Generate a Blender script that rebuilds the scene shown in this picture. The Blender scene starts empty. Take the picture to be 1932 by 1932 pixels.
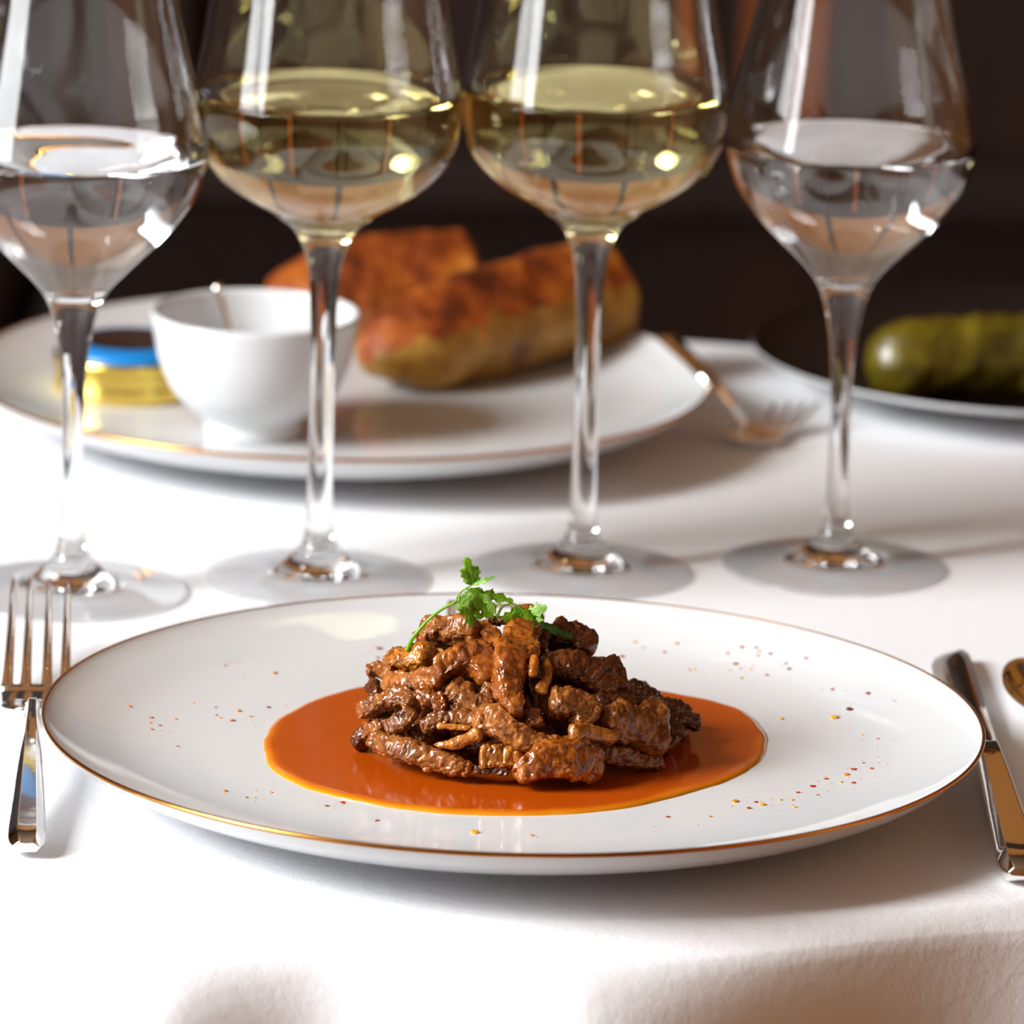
import bpy, math, random
import numpy as np
from mathutils import Vector, Matrix, noise
random.seed(7)
PI = math.pi
sc = bpy.context.scene
C = sc.collection

# ------------------------------------------------------------------ camera
F = 13000.0                                   # focal length in pixels of the 1932 px frame
CAM = Vector((0.0, -2.054, 0.611))
PITCH, ROLL = math.radians(14.29), math.radians(1.6)
ROT = Matrix.Rotation(PI/2 - PITCH, 3, 'X') @ Matrix.Rotation(ROLL, 3, 'Z')
cd = bpy.data.cameras.new('camera'); cam = bpy.data.objects.new('camera', cd); C.objects.link(cam)
cd.sensor_width = 36.0; cd.sensor_fit = 'HORIZONTAL'; cd.lens = 36.0*F/1932.0
cam.matrix_world = Matrix.Translation(CAM) @ ROT.to_4x4()
cd.clip_start = 0.05; cd.clip_end = 60
cd.dof.use_dof = True; cd.dof.focus_distance = 2.10; cd.dof.aperture_fstop = cd.lens/19.0
cd.dof.aperture_blades = 0
sc.camera = cam

# ------------------------------------------------------------------ world, exposure, lights
w = bpy.data.worlds.new('world'); sc.world = w; w.use_nodes = True
w.node_tree.nodes['Background'].inputs[0].default_value = (1.0, 0.84, 0.70, 1)
w.node_tree.nodes['Background'].inputs[1].default_value = 0.10
sc.view_settings.view_transform = 'Standard'; sc.view_settings.look = 'None'
sc.view_settings.gamma = 1.0; sc.view_settings.use_curve_mapping = False
sc.view_settings.exposure = 0.0
cy = sc.cycles
cy.max_bounces = 16; cy.transmission_bounces = 14; cy.transparent_max_bounces = 8
cy.diffuse_bounces = 4; cy.glossy_bounces = 6
cy.caustics_refractive = True; cy.caustics_reflective = True; cy.blur_glossy = 0.6
cy.sample_clamp_indirect = 45.0

def area(name, loc, target, sx, sy, power, col):
    l = bpy.data.lights.new(name, 'AREA'); l.shape = 'RECTANGLE'; l.size = sx; l.size_y = sy
    l.energy = power; l.color = col
    o = bpy.data.objects.new(name, l); C.objects.link(o); o.location = loc
    d = (Vector(target) - Vector(loc)).normalized()
    o.rotation_euler = d.to_track_quat('-Z', 'Y').to_euler()
    return o
# daylight in the openings of the left wall (each light fills its window)
WINX = -2.1
area('window_daylight', (WINX-0.03, -0.70, 1.50), (0.0, -0.70, 1.50), 1.1, 1.1, 190, (0.96, 0.985, 1.0))    # upper part, open sky
area('window_daylight', (WINX-0.03, -0.70, 0.45), (0.0, -0.70, 0.45), 1.1, 1.0, 36, (0.95, 0.98, 1.0))     # lower part, darker street
area('window_daylight', (2.33, -0.30, 1.10), (0.0, -0.30, 1.10), 0.5, 1.3, 2.6, (1.0, 0.80, 0.58))

def ray(px, py):
    return (ROT @ Vector(((px-966)/F, -(py-966)/F, -1.0)))
def at(px, py, z=0.0):
    d = ray(px, py); return CAM + d*((z-CAM.z)/d.z)
def at_y(px, py, y):
    d = ray(px, py); return CAM + d*((y-CAM.y)/d.y)

# ------------------------------------------------------------------ materials
MATS = {}
def mat(name, col=(.8, .8, .8), rough=.5, metal=0, trans=0, ior=1.5, coat=0, spec=.5, sheen=0, sss=0, sssr=(1, .5, .3)):
    m = bpy.data.materials.new(name); m.use_nodes = True
    b = m.node_tree.nodes['Principled BSDF']
    b.inputs['Base Color'].default_value = (*col, 1); b.inputs['Roughness'].default_value = rough
    b.inputs['Metallic'].default_value = metal; b.inputs['Transmission Weight'].default_value = trans
    b.inputs['IOR'].default_value = ior; b.inputs['Coat Weight'].default_value = coat
    b.inputs['Coat Roughness'].default_value = .05
    b.inputs['Specular IOR Level'].default_value = spec; b.inputs['Sheen Weight'].default_value = sheen
    if sss:
        b.inputs['Subsurface Weight'].default_value = sss; b.inputs['Subsurface Radius'].default_value = sssr
        b.inputs['Subsurface Scale'].default_value = .004
    MATS[name] = m; return m
def nd(m, t, **kw):
    n = m.node_tree.nodes.new(t)
    for k, v in kw.items():
        if k in n.inputs: n.inputs[k].default_value = v
        else: setattr(n, k, v)
    return n
def lk(m, a, b): m.node_tree.links.new(a, b)
def bsdf(m): return m.node_tree.nodes['Principled BSDF']
def coords(m, scale=(1, 1, 1)):
    t = nd(m, 'ShaderNodeTexCoord'); mp = nd(m, 'ShaderNodeMapping'); mp.inputs['Scale'].default_value = scale
    lk(m, t.outputs['Object'], mp.inputs['Vector']); return mp.outputs['Vector']
def noise_n(m, vec, scale, detail=4, rough=.55, dist=0):
    n = nd(m, 'ShaderNodeTexNoise'); n.inputs['Scale'].default_value = scale
    n.inputs['Detail'].default_value = detail; n.inputs['Roughness'].default_value = rough
    n.inputs['Distortion'].default_value = dist; lk(m, vec, n.inputs['Vector']); return n.outputs['Fac']
def ramp(m, fac, stops):
    r = nd(m, 'ShaderNodeValToRGB'); lk(m, fac, r.inputs[0]); e = r.color_ramp.elements
    while len(e) < len(stops): e.new(.5)
    for k, (p, c) in enumerate(stops): e[k].position = p; e[k].color = (*c, 1)
    return r.outputs[0]
def bump(m, h, strength, dist, prev=None):
    b = nd(m, 'ShaderNodeBump'); b.inputs['Strength'].default_value = strength; b.inputs['Distance'].default_value = dist
    lk(m, h, b.inputs['Height'])
    if prev is not None: lk(m, prev, b.inputs['Normal'])
    return b.outputs['Normal']

M_cloth = mat('white_linen', (.82, .825, .85), .85, sheen=.15, spec=.2)
v = coords(M_cloth)
wx = nd(M_cloth, 'ShaderNodeTexWave'); wx.bands_direction = 'X'; wx.inputs['Scale'].default_value = 420; lk(M_cloth, v, wx.inputs[0])
wy = nd(M_cloth, 'ShaderNodeTexWave'); wy.bands_direction = 'Y'; wy.inputs['Scale'].default_value = 420; lk(M_cloth, v, wy.inputs[0])
mx = nd(M_cloth, 'ShaderNodeMath', operation='MULTIPLY'); lk(M_cloth, wx.outputs['Fac'], mx.inputs[0]); lk(M_cloth, wy.outputs['Fac'], mx.inputs[1])
n1 = bump(M_cloth, mx.outputs[0], .12, .0002)
n2 = bump(M_cloth, noise_n(M_cloth, v, 170, 6, .7), .35, .0012, n1)
lk(M_cloth, n2, bsdf(M_cloth).inputs['Normal'])

M_porc = mat('white_porcelain', (.66, .67, .68), .09, coat=0, spec=.30)
lk(M_porc, bump(M_porc, noise_n(M_porc, coords(M_porc), 22, 2), .05, .002), bsdf(M_porc).inputs['Normal'])
M_gold = mat('gold_rim', (.62, .27, .06), .22, metal=1)
M_print = mat('bronze_print', (.24, .12, .055), .5)
M_silver = mat('polished_silver', (.95, .92, .88), .06, metal=1)
lk(M_silver, bump(M_silver, noise_n(M_silver, coords(M_silver), 60, 3), .06, .001), bsdf(M_silver).inputs['Normal'])
M_glass = mat('clear_glass', (1, 1, 1), .0, trans=1, ior=1.48)
M_water = mat('clear_water', (.985, .99, .99), .0, trans=1, ior=1.333)
M_wine = mat('white_wine', (1.0, .91, .45), .0, trans=1, ior=1.345)
M_dark = mat('black_glaze', (.012, .008, .007), .5, spec=.12)
M_sauce = mat('orange_brown_sauce', (.40, .075, .004), .14, coat=.25, spec=.3)
at_ = nd(M_sauce, 'ShaderNodeAttribute'); at_.attribute_name = 'thin'
ad = nd(M_sauce, 'ShaderNodeMath', operation='MULTIPLY_ADD'); ad.inputs[1].default_value = .18; ad.inputs[2].default_value = -.09
lk(M_sauce, noise_n(M_sauce, coords(M_sauce), 60, 5, .6), ad.inputs[0])
a2 = nd(M_sauce, 'ShaderNodeMath', operation='ADD'); lk(M_sauce, at_.outputs['Fac'], a2.inputs[0]); lk(M_sauce, ad.outputs[0], a2.inputs[1])
lk(M_sauce, ramp(M_sauce, a2.outputs[0], [(0, (.46, .068, .002)), (.35, (.54, .098, .002)), (.75, (.64, .18, .004)), (1, (.72, .28, .010))]), bsdf(M_sauce).inputs['Base Color'])
lk(M_sauce, bump(M_sauce, noise_n(M_sauce, coords(M_sauce), 900, 3), .08, .0003), bsdf(M_sauce).inputs['Normal'])

def meat_mat(name, stops, rough=.33, coat=.35):
    m = mat(name, (.2, .08, .03), rough, coat=coat, spec=.18)
    bsdf(m).inputs['Coat Tint'].default_value = (1.0, .74, .42, 1)
    bsdf(m).inputs['Coat Roughness'].default_value = .10; bsdf(m).inputs['Coat IOR'].default_value = 1.6
    v = coords(m)
    n = noise_n(m, v, 150, 7, .68, .8)
    lk(m, ramp(m, n, stops), bsdf(m).inputs['Base Color'])
    rr = nd(m, 'ShaderNodeMapRange'); rr.inputs['To Min'].default_value = rough-.06; rr.inputs['To Max'].default_value = .75
    rr.inputs['From Min'].default_value = .42; rr.inputs['From Max'].default_value = .60
    lk(m, noise_n(m, v, 110, 4), rr.inputs[0]); lk(m, rr.outputs[0], bsdf(m).inputs['Roughness'])
    b1 = bump(m, noise_n(m, v, 1000, 4, .65), .45, .0006)
    b2 = bump(m, noise_n(m, v, 420, 5, .7), .55, .0010, b1)
    b3 = bump(m, noise_n(m, v, 420, 3, .6), .30, .0008)
    lk(m, b2, bsdf(m).inputs['Normal']); lk(m, b3, bsdf(m).inputs['Coat Normal'])
    return m
MM = {
 'light': meat_mat('meat_pale_brown', [(.35, (.10, .024, .004)), (.5, (.32, .115, .026)), (.65, (.48, .21, .06))], .36, .55),
 'red':   meat_mat('meat_glazed_red', [(.35, (.08, .018, .003)), (.5, (.26, .082, .012)), (.65, (.44, .19, .035))], .22, 1.0),
 'brown': meat_mat('meat_brown', [(.35, (.06, .015, .003)), (.5, (.21, .072, .013)), (.65, (.36, .15, .034))], .30, .6),
 'dark':  meat_mat('meat_dark_shade', [(.35, (.03, .006, .001)), (.5, (.09, .022, .003)), (.65, (.16, .05, .009))], .30, .5),  # dark browned meat; also shade of gaps and right side put into the colour
 'mush':  meat_mat('mushroom_flesh', [(.35, (.24, .08, .012)), (.5, (.42, .17, .028)), (.65, (.58, .29, .065))], .26, .8),
 'ochre': meat_mat('meat_ochre_glaze', [(.35, (.12, .035, .005)), (.5, (.38, .16, .02)), (.65, (.52, .27, .05))], .2, .9),
}
def leaf_mat(name, c1, c2):
    m = mat(name, c1, .38, spec=.5, sss=.0)
    lk(m, ramp(m, noise_n(m, coords(m), 350, 4), [(.35, c1), (.65, c2)]), bsdf(m).inputs['Base Color'])
    lk(m, bump(m, noise_n(m, coords(m), 600, 3), .5, .0004), bsdf(m).inputs['Normal'])
    tr = nd(m, 'ShaderNodeBsdfTranslucent'); tr.inputs[0].default_value = (c2[0]*1.6, c2[1]*1.5, c2[2], 1)
    ms = nd(m, 'ShaderNodeMixShader'); ms.inputs[0].default_value = .35
    out = m.node_tree.nodes['Material Output']
    lk(m, bsdf(m).outputs[0], ms.inputs[1]); lk(m, tr.outputs[0], ms.inputs[2]); lk(m, ms.outputs[0], out.inputs[0])
    return m
M_leaf = leaf_mat('chervil_green', (.09, .25, .006), (.27, .50, .014))
M_leafp = leaf_mat('chervil_pale', (.22, .42, .06), (.36, .60, .13))
M_leafd = leaf_mat('chervil_dark', (.014, .042, .004), (.03, .07, .006))
M_stem = leaf_mat('chervil_stem', (.20, .42, .02), (.30, .55, .04))

def food_mat(name, stops, scale, rough, bs, bd, coat=0):
    m = mat(name, stops[0][1], rough, coat=coat)
    lk(m, ramp(m, noise_n(m, coords(m), scale, 6, .6), stops), bsdf(m).inputs['Base Color'])
    lk(m, bump(m, noise_n(m, coords(m), scale*2.5, 5), bs, bd), bsdf(m).inputs['Normal']); return m
M_crust = food_mat('toasted_crust', [(.34, (.07, .012, .003)), (.48, (.24, .045, .005)), (.6, (.42, .11, .010)), (.75, (.50, .20, .03))], 45, .42, .6, .003, .2)
M_crumb = food_mat('golden_crumb', [(.35, (.13, .05, .004)), (.52, (.34, .16, .015)), (.7, (.48, .27, .04))], 50, .5, .6, .003)
M_pickle = food_mat('pickle_skin', [(.35, (.035, .025, .001)), (.55, (.11, .08, .002)), (.75, (.19, .135, .004))], 55, .35, .5, .003, .3)
M_tin = mat('gold_tin', (.85, .62, .13), .25, metal=1)
M_blue = mat('blue_enamel', (.005, .19, .52), .35)
M_lidd = mat('dark_lid_reflection', (.03, .015, .012), .4)  # dark surroundings mirrored in the metal lid centre, painted as plain colour
def wood_mat(name, c1, c2, rough):
    m = mat(name, c1, rough)
    v = coords(m, (6, 6, .8)); lk(m, ramp(m, noise_n(m, v, 5, 6, .6, 1.5), [(.35, c1), (.65, c2)]), bsdf(m).inputs['Base Color']); return m
M_wood = wood_mat('dark_panelling', (.012, .0045, .0025), (.026, .009, .004), .45)
M_stile = wood_mat('lit_stile', (.20, .05, .006), (.30, .08, .010), .4)  # orange of caught light painted into the colour of a few stiles
M_warm = wood_mat('warm_oak', (.18, .08, .03), (.28, .13, .05), .5)
M_floor = wood_mat('floor_boards', (.16, .075, .03), (.26, .125, .05), .4)
M_honey = wood_mat('honey_wood_wall', (.42, .17, .05), (.55, .25, .08), .5)
M_leather = mat('brown_leather', (.016, .006, .0035), .5)
lk(M_leather, bump(M_leather, noise_n(M_leather, coords(M_leather), 120, 4), .3, .002), bsdf(M_leather).inputs['Normal'])
M_wall = mat('cream_plaster', (.20, .14, .10), .8)
M_gwall = mat('golden_oak_panel', (.36, .15, .025), .5)
M_ceil = mat('ceiling_plaster', (.17, .12, .08), .8)
M_frame = mat('painted_frame', (.6, .55, .48), .5)
M_fl = [mat('flake_red', (.42, .05, .008), .5), mat('flake_orange', (.72, .25, .02), .45), mat('flake_brown', (.16, .03, .01), .5), mat('flake_yellow', (.78, .40, .03), .4)]

# ------------------------------------------------------------------ object helpers
def wloc(o):
    p = Vector(o.location)
    while o.parent: o = o.parent; p += Vector(o.location)
    return p
def mesh(name, verts, faces, m, smooth=True):
    me = bpy.data.meshes.new(name); me.from_pydata([tuple(v) for v in verts], [], faces); me.validate()
    if m: me.materials.append(m)
    me.polygons.foreach_set('use_smooth', [smooth]*len(me.polygons)); me.update(); return me
def obj(name, verts, faces, m, parent=None, origin=None, smooth=True):
    """verts are in world space; the object sits at origin (or at its parent's)"""
    org = Vector(origin) if origin is not None else (wloc(parent) if parent else Vector((0, 0, 0)))
    me = mesh(name, [Vector(v)-org for v in verts], faces, m, smooth)
    o = bpy.data.objects.new(name, me); C.objects.link(o)
    if parent:
        o.parent = parent; o.location = org - wloc(parent)
    else: o.location = org
    return o
def tag(o, label=None, cat=None, group=None, kind=None):
    for k, x in (('label', label), ('category', cat), ('group', group), ('kind', kind)):
        if x: o[k] = x
    return o
def empty(name, loc, label, cat, group=None):
    o = bpy.data.objects.new(name, None); C.objects.link(o); o.location = loc; o.empty_display_size = .02
    return tag(o, label, cat, group)
def copy_tree(o, parent=None):
    c = o.copy(); C.objects.link(c)
    if parent: c.parent = parent
    for ch in list(o.children): copy_tree(ch, c)
    return c
def box(x0, x1, y0, y1, z0, z1):
    v = [(x, y, z) for x in (x0, x1) for y in (y0, y1) for z in (z0, z1)]
    return v, [(0, 1, 3, 2), (4, 6, 7, 5), (0, 4, 5, 1), (2, 3, 7, 6), (0, 2, 6, 4), (1, 5, 7, 3)]
def bbox_obj(name, x0, x1, y0, y1, z0, z1, m, parent=None, bevel=0):
    v, f = box(x0, x1, y0, y1, z0, z1)
    o = obj(name, v, f, m, parent, origin=(None if parent else ((x0+x1)/2, (y0+y1)/2, z0)), smooth=False)
    if bevel:
        b = o.modifiers.new('bevel', 'BEVEL'); b.width = bevel; b.segments = 3
    return o
def interp(x, xs, ys): return float(np.interp(x, xs, ys))
def catmull(P, n):
    P = [Vector(p) for p in P]
    if len(P) == 2: return [P[0].lerp(P[1], i/(n-1)) for i in range(n)]
    Q = [P[0]*2-P[1]] + P + [P[-1]*2-P[-2]]
    L = [0]
    for a, b in zip(P, P[1:]): L.append(L[-1]+(b-a).length)
    out = []
    for i in range(n):
        s = L[-1]*i/(n-1); k = 0
        while k < len(P)-2 and s > L[k+1]: k += 1
        t = (s-L[k])/max(1e-9, L[k+1]-L[k])
        p0, p1, p2, p3 = Q[k:k+4]
        out.append(.5*((2*p1)+(p2-p0)*t+(2*p0-5*p1+4*p2-p3)*t*t+(3*p1-p0-3*p2+p3)*t**3))
    return out
def profile_smooth(pts, n):
    return [(max(0, p.x), p.z) for p in catmull([Vector((r, 0, z)) for r, z in pts], n)]
def lathe(prof, seg=96, c=(0, 0, 0), wob=None, ring_close=False):
    V, Fc = [], []
    for r, z in prof:
        for k in range(seg):
            a = 2*PI*k/seg; V.append((c[0]+r*math.cos(a), c[1]+r*math.sin(a), c[2]+z))
    n = len(prof)
    rng = range(n) if ring_close else range(n-1)
    for i in rng:
        j = (i+1) % n
        for k in range(seg):
            k2 = (k+1) % seg; Fc.append((i*seg+k, i*seg+k2, j*seg+k2, j*seg+k))
    return V, Fc
def flip(f): return [tuple(reversed(x)) for x in f]
def sweep(path, W, T, up, seg=20, power=2.0, cap=True, fn=None):
    """tube along path; W,T half sizes per station, up = vector or list of vectors"""
    n = len(path); V, Fc = [], []
    for i, p in enumerate(path):
        t = (path[min(n-1, i+1)]-path[max(0, i-1)]).normalized()
        u = Vector(up[i] if isinstance(up, list) else up); u = (u - t*u.dot(t)).normalized()
        s = t.cross(u)
        for k in range(seg):
            a = 2*PI*k/seg; ca, sa = math.cos(a), math.sin(a)
            x = math.copysign(abs(ca)**(2/power), ca)*W[i]; y = math.copysign(abs(sa)**(2/power), sa)*T[i]
            q = p + s*x + u*y
            if fn: q = fn(q, (s*ca+u*sa), i/(n-1), a)
            V.append(q)
    for i in range(n-1):
        for k in range(seg):
            k2 = (k+1) % seg; Fc.append((i*seg+k, (i+1)*seg+k, (i+1)*seg+k2, i*seg+k2))
    if cap:
        Fc.append(tuple(range(seg))); Fc.append(tuple(reversed(range((n-1)*seg, n*seg))))
    return V, Fc
def merge(*vf):
    V, Fc = [], []
    for v, f in vf:
        o = len(V); V += list(v); Fc += [tuple(i+o for i in x) for x in f]
    return V, Fc

# ------------------------------------------------------------------ room shell
ZF = -.75
XL, XR, YB, YR, ZC = WINX, 2.35, 2.40, -3.2, 2.25
def wall_with_holes(name, x0, x1, holes, m):
    """wall in the y-z plane with rectangular openings (y0,y1,z0,z1)"""
    ys = sorted({YR, YB, *[h[0] for h in holes], *[h[1] for h in holes]})
    zs = sorted({ZF, ZC, *[h[2] for h in holes], *[h[3] for h in holes]})
    V, Fc = [], []
    for a, b in zip(ys, ys[1:]):
        for c, d in zip(zs, zs[1:]):
            if any(h[0] <= a and b <= h[1] and h[2] <= c and d <= h[3] for h in holes): continue
            V2, F2 = box(x0, x1, a, b, c, d); V, Fc = merge((V, Fc), (V2, F2))
    o = obj(name, V, Fc, m, origin=((x0+x1)/2, 0, ZF), smooth=False); o['kind'] = 'structure'; return o
H1 = (-1.25, -.15, -.05, 2.05); H3 = (-.55, -.05, .45, 1.75)
wall_with_holes('wall_left', XL-.12, XL, [H1], M_wall)
wall_with_holes('wall_right', XR, XR+.12, [H3], M_honey)
for nm, v_ in (('wall_back', (XL, XR, YB, YB+.1, ZF, ZC, M_wood)), ('wall_front', (XL, XR, YR-.1, YR, ZF, ZC, M_warm)),
               ('floor', (XL-.1, XR+.1, YR-.1, YB+.1, ZF-.05, ZF, M_floor)), ('ceiling', (XL-.1, XR+.1, YR-.1, YB+.1, ZC, ZC+.05, M_ceil))):
    o = bbox_obj(nm, *v_); o['kind'] = 'structure'
    if nm == 'wall_back': wb = o
def window(name, x0, x1, h, n):
    y0, y1, z0, z1 = h; t = .035; parts = []
    o = bbox_obj(name, x0, x1, y0, y1, z0, z0+t, M_frame); o['kind'] = 'structure'
    for b in ((y0, y1, z1-t, z1), (y0, y0+t, z0, z1), (y1-t, y1, z0, z1)):
        bbox_obj('window_frame', x0, x1, *b, M_frame, o)
    for k in range(1, n):
        ym = y0+(y1-y0)*k/n; bbox_obj('mullion', x0+.01, x1-.01, ym-.012, ym+.012, z0, z1, M_frame, o)
window('window_1', XL-.02, XL+.03, H1, 1); window('window_2', XR-.03, XR+.02, H3, 1)
# wainscot of the back wall: recessed fields between proud stiles and a rail
xs = [-2.0, -1.55, -1.1, -.66, -.24, .165, .42, .70, 1.15, 1.6, 2.05]
for i, x in enumerate(xs):
    bbox_obj('stile', x-.022, x+.022, YB-.035, YB, ZF+.1, .55, M_stile if i in (5, 7, 3) else M_wood, wb, .004)
for a, b in zip(xs, xs[1:]):
    bbox_obj('panel', a+.05, b-.05, YB-.018, YB, ZF+.16, .48, M_wood, wb, .006)
bbox_obj('rail', XL, XR, YB-.045, YB, .55, .62, M_wood, wb, .004)
for a, b in zip(xs[::2], xs[2::2]):
    bbox_obj('panel', a+.03, b-.03, YB-.02, YB, .66, 2.1, M_gwall, wb, .006)
# bench in front of it
bn = empty('bench', (0, 2.1, ZF), 'dark brown leather wall bench behind the table, out of focus', 'bench')
for k in range(5):
    x0 = -2.0+.85*k
    bbox_obj('seat_cushion', x0+.006, x0+.844, 1.82, YB-.05, -.40, -.30, M_leather, bn, .02)
bbox_obj('bench_box', -2.0, 2.25, 1.86, YB-.05, ZF, -.40, M_wood, bn)
bbox_obj('piping_rail', -2.0, 2.25, YB-.10, YB-.052, -.30, -.262, M_wood, bn, .006)

# ------------------------------------------------------------------ table and cloth
CX, CY = 0.0, .25
def edge_r(a):
    d = math.degrees(a)
    d = (d+180) % 360-180
    return .390 + .052*math.exp(-((d+126)/21)**2) + .035*math.exp(-((d-48)/14)**2)
NA = 540
folds = []
def fold(a, depth):
    """radial push of the skirt; depth 0..1 below the edge"""
    d = math.degrees(a); d = (d+180) % 360-180
    s = 0
    # (crest angle, width to the left, width to the right, size)
    for c, wl, wr, A in CRESTS:
        x = d-c
        if x < 0: s += A*math.exp(-(x/wl)**2)
        else: s += A*math.exp(-(x/wr)**1.35)
    return s*depth
CRESTS = [(-102.3, 11, 4.4, .125), (-86.8, 8.5, 7.5, .11), (-58, 8, 6, .05), (-138, 10, 6, .04), (-165, 8, 8, .04), (165, 8, 8, .04),
          (-35, 8, 8, .05), (-5, 8, 8, .05), (25, 8, 8, .05), (55, 8, 8, .05), (85, 8, 8, .05), (115, 8, 8, .05), (140, 8, 8, .04)]
prof = [(0, 0)] + [(f, 0) for f in (.15, .3, .45, .6, .75, .88)]
rb = .007
V, Fc = [], []
rings = []
for k in range(NA):
    a = 2*PI*k/NA
    R = edge_r(a); col = []
    for f, z in prof: col.append((R*f, 0))
    for j in range(11):
        t = (PI/2)*j/10; col.append((R-rb+rb*math.sin(t)*1.0, -rb+rb*math.cos(t)))
    for j in range(1, 26):
        z = -rb-(.004*j if j < 12 else .044+.016*(j-11)); dep = min(1, -z/.075)**.6
        col.append((R+fold(a, dep), z))
    col = [(r + (fold(a, (min(1, -z/.075)**.6)*((-z)/rb)) if -rb <= z < 0 else 0), z) for r, z in col]
    rings.append(col)
nr = len(rings[0])
for k in range(NA):
    a = 2*PI*k/NA
    for r, z in rings[k]:
        zz = z
        x, y = CX+r*math.cos(a), CY+r*math.sin(a)
        V.append((x, y, zz))
for k in range(NA):
    k2 = (k+1) % NA
    for j in range(nr-1): Fc.append((k*nr+j, k*nr+j+1, k2*nr+j+1, k2*nr+j))
cl = obj('tablecloth', V, Fc, M_cloth, origin=(CX, CY, -.012))
tag(cl, 'white linen tablecloth draped over the table with soft folds at the front', 'tablecloth')
tb = empty('table', (CX, CY, ZF), 'table under the white tablecloth, hidden by its skirt', 'table')
v_, f_ = lathe([(0.001, -.004), (.365, -.004), (.372, -.012), (.372, -.03), (.001, -.03)], 72, (CX, CY, -.001)); obj('tabletop', v_, flip(f_), M_warm, tb)
v_, f_ = lathe([(.03, -.03), (.03, -.70), (.20, -.735), (.20, -.75), (.001, -.75)], 40, (CX, CY, 0)); obj('pedestal', v_, flip(f_), M_warm, tb)

# ------------------------------------------------------------------ dinner plates (two of the same service)
RP, ZR, ZFL = .1455, .0225, .0115
PTOP = [(0, ZFL), (.04, ZFL), (.085, ZFL+.0001), (.105, ZFL+.0007), (.120, ZFL+.0025), (.132, ZFL+.0056), (.140, ZFL+.0084), (.1448, ZR-.0002)]
PT = profile_smooth(PTOP, 60)
def plate_z(r): return interp(r, [p[0] for p in PT], [p[1] for p in PT])
PB = profile_smooth([(.1456, ZR-.0010), (.140, .0165), (.128, .0108), (.112, .0066), (.096, .0045)], 24)
PBOT = PB + [(.093, .0042), (.0915, .0006), (.0900, .0002), (.0885, .0006), (.087, .0045), (.0, .0050)]
def make_plate(loc, label, group, scale=1.0):
    e = empty('dinner_plate', loc, label, 'plate', group)
    e.scale = (scale,)*3
    v_, f_ = lathe(PT + [(.1452, ZR+.0002), (.1456, ZR-.0001), (.1458, ZR-.0005)] + PBOT, 192)
    me = mesh('plate_body', v_, flip(f_), M_porc); o = bpy.data.objects.new('plate_body', me); C.objects.link(o); o.parent = e
    g = [(.14465, ZR-.0005), (.1450, ZR+.00005), (.1453, ZR+.00035), (.14585, ZR+.00015), (.1461, ZR-.0004), (.1459, ZR-.0009)]
    v_, f_ = lathe(g, 192); me = mesh('gold_band', v_, flip(f_), M_gold); o = bpy.data.objects.new('gold_band', me); C.objects.link(o); o.parent = e
    return e
pc = at(969, 1353, ZR); PX, PY = pc.x, pc.y
plate = make_plate((PX, PY, .0005), 'white coupe plate with thin gold rim carrying the meat in sauce', 'white gold-rimmed plates')
pc2 = at(640, 697, ZR); P2X, P2Y = pc2.x, pc2.y
S2 = .955
plate2 = make_plate((P2X, P2Y, .0005), 'white gold-rimmed plate at the back with bread, bowl and tin', 'white gold-rimmed plates', S2)
def pz(x, y, lift=0): return plate_z(math.hypot(x-PX, y-PY)) + .0005 + lift
def hit(px, py, fn, n=400, lo=1.9, hi=2.45):
    """first point where the line of sight goes under the surface z = fn(x, y)"""
    d = ray(px, py); d = d/ d.y; best = None; bd = 1e9
    for i in range(n):
        s = lo+(hi-lo)*i/n; p = CAM+d*s; g = p.z-fn(p.x, p.y)
        if g < 0: return p
        if g < bd: bd = g; best = p
    best.z = best.z-bd if bd < .003 else best.z
    return best
# printed square emblem on the far slope of the plate
def print_line(a, b, wpx):
    A, B = Vector(a), Vector(b); V, Fc = [], []; n = 14
    dr = (B-A).normalized(); nn = Vector((-dr.y, dr.x))*wpx/2
    for i in range(n):
        q = A.lerp(B, i/(n-1))
        for s in (-1, 1):
            x, y = q.x+nn.x*s, q.y+nn.y*s; V.append((x, y, pz(x, y, .0004)))
    for i in range(n-1): Fc.append((2*i, 2*i+1, 2*i+3, 2*i+2))
    return V, Fc
q1 = hit(847, 1139, pz); q2 = hit(1021, 1141, pz)
y1 = q1.y; y0 = y1-.030; xa, xb = q1.x, q2.x
lines = [print_line((xa, y0), (xa, y1), .0009), print_line((xa+.0016, y0), (xa+.0016, y1), .0005),
         print_line((xa, y1), (xb, y1), .0014), print_line((xb, y0), (xb, y1), .0008), print_line((xa, y0), (xb, y0), .0014),
         print_line((xb-.0016, y0), (xb-.0016, y1), .0005)]
print('EMBLEM', q1, q2, PX, PY)
v_, f_ = merge(*lines); o = obj('emblem_print', v_, f_, M_print, plate, smooth=False)
md = o.modifiers.new('solid', 'SOLIDIFY'); md.thickness = .0001; md.offset = 1

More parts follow.
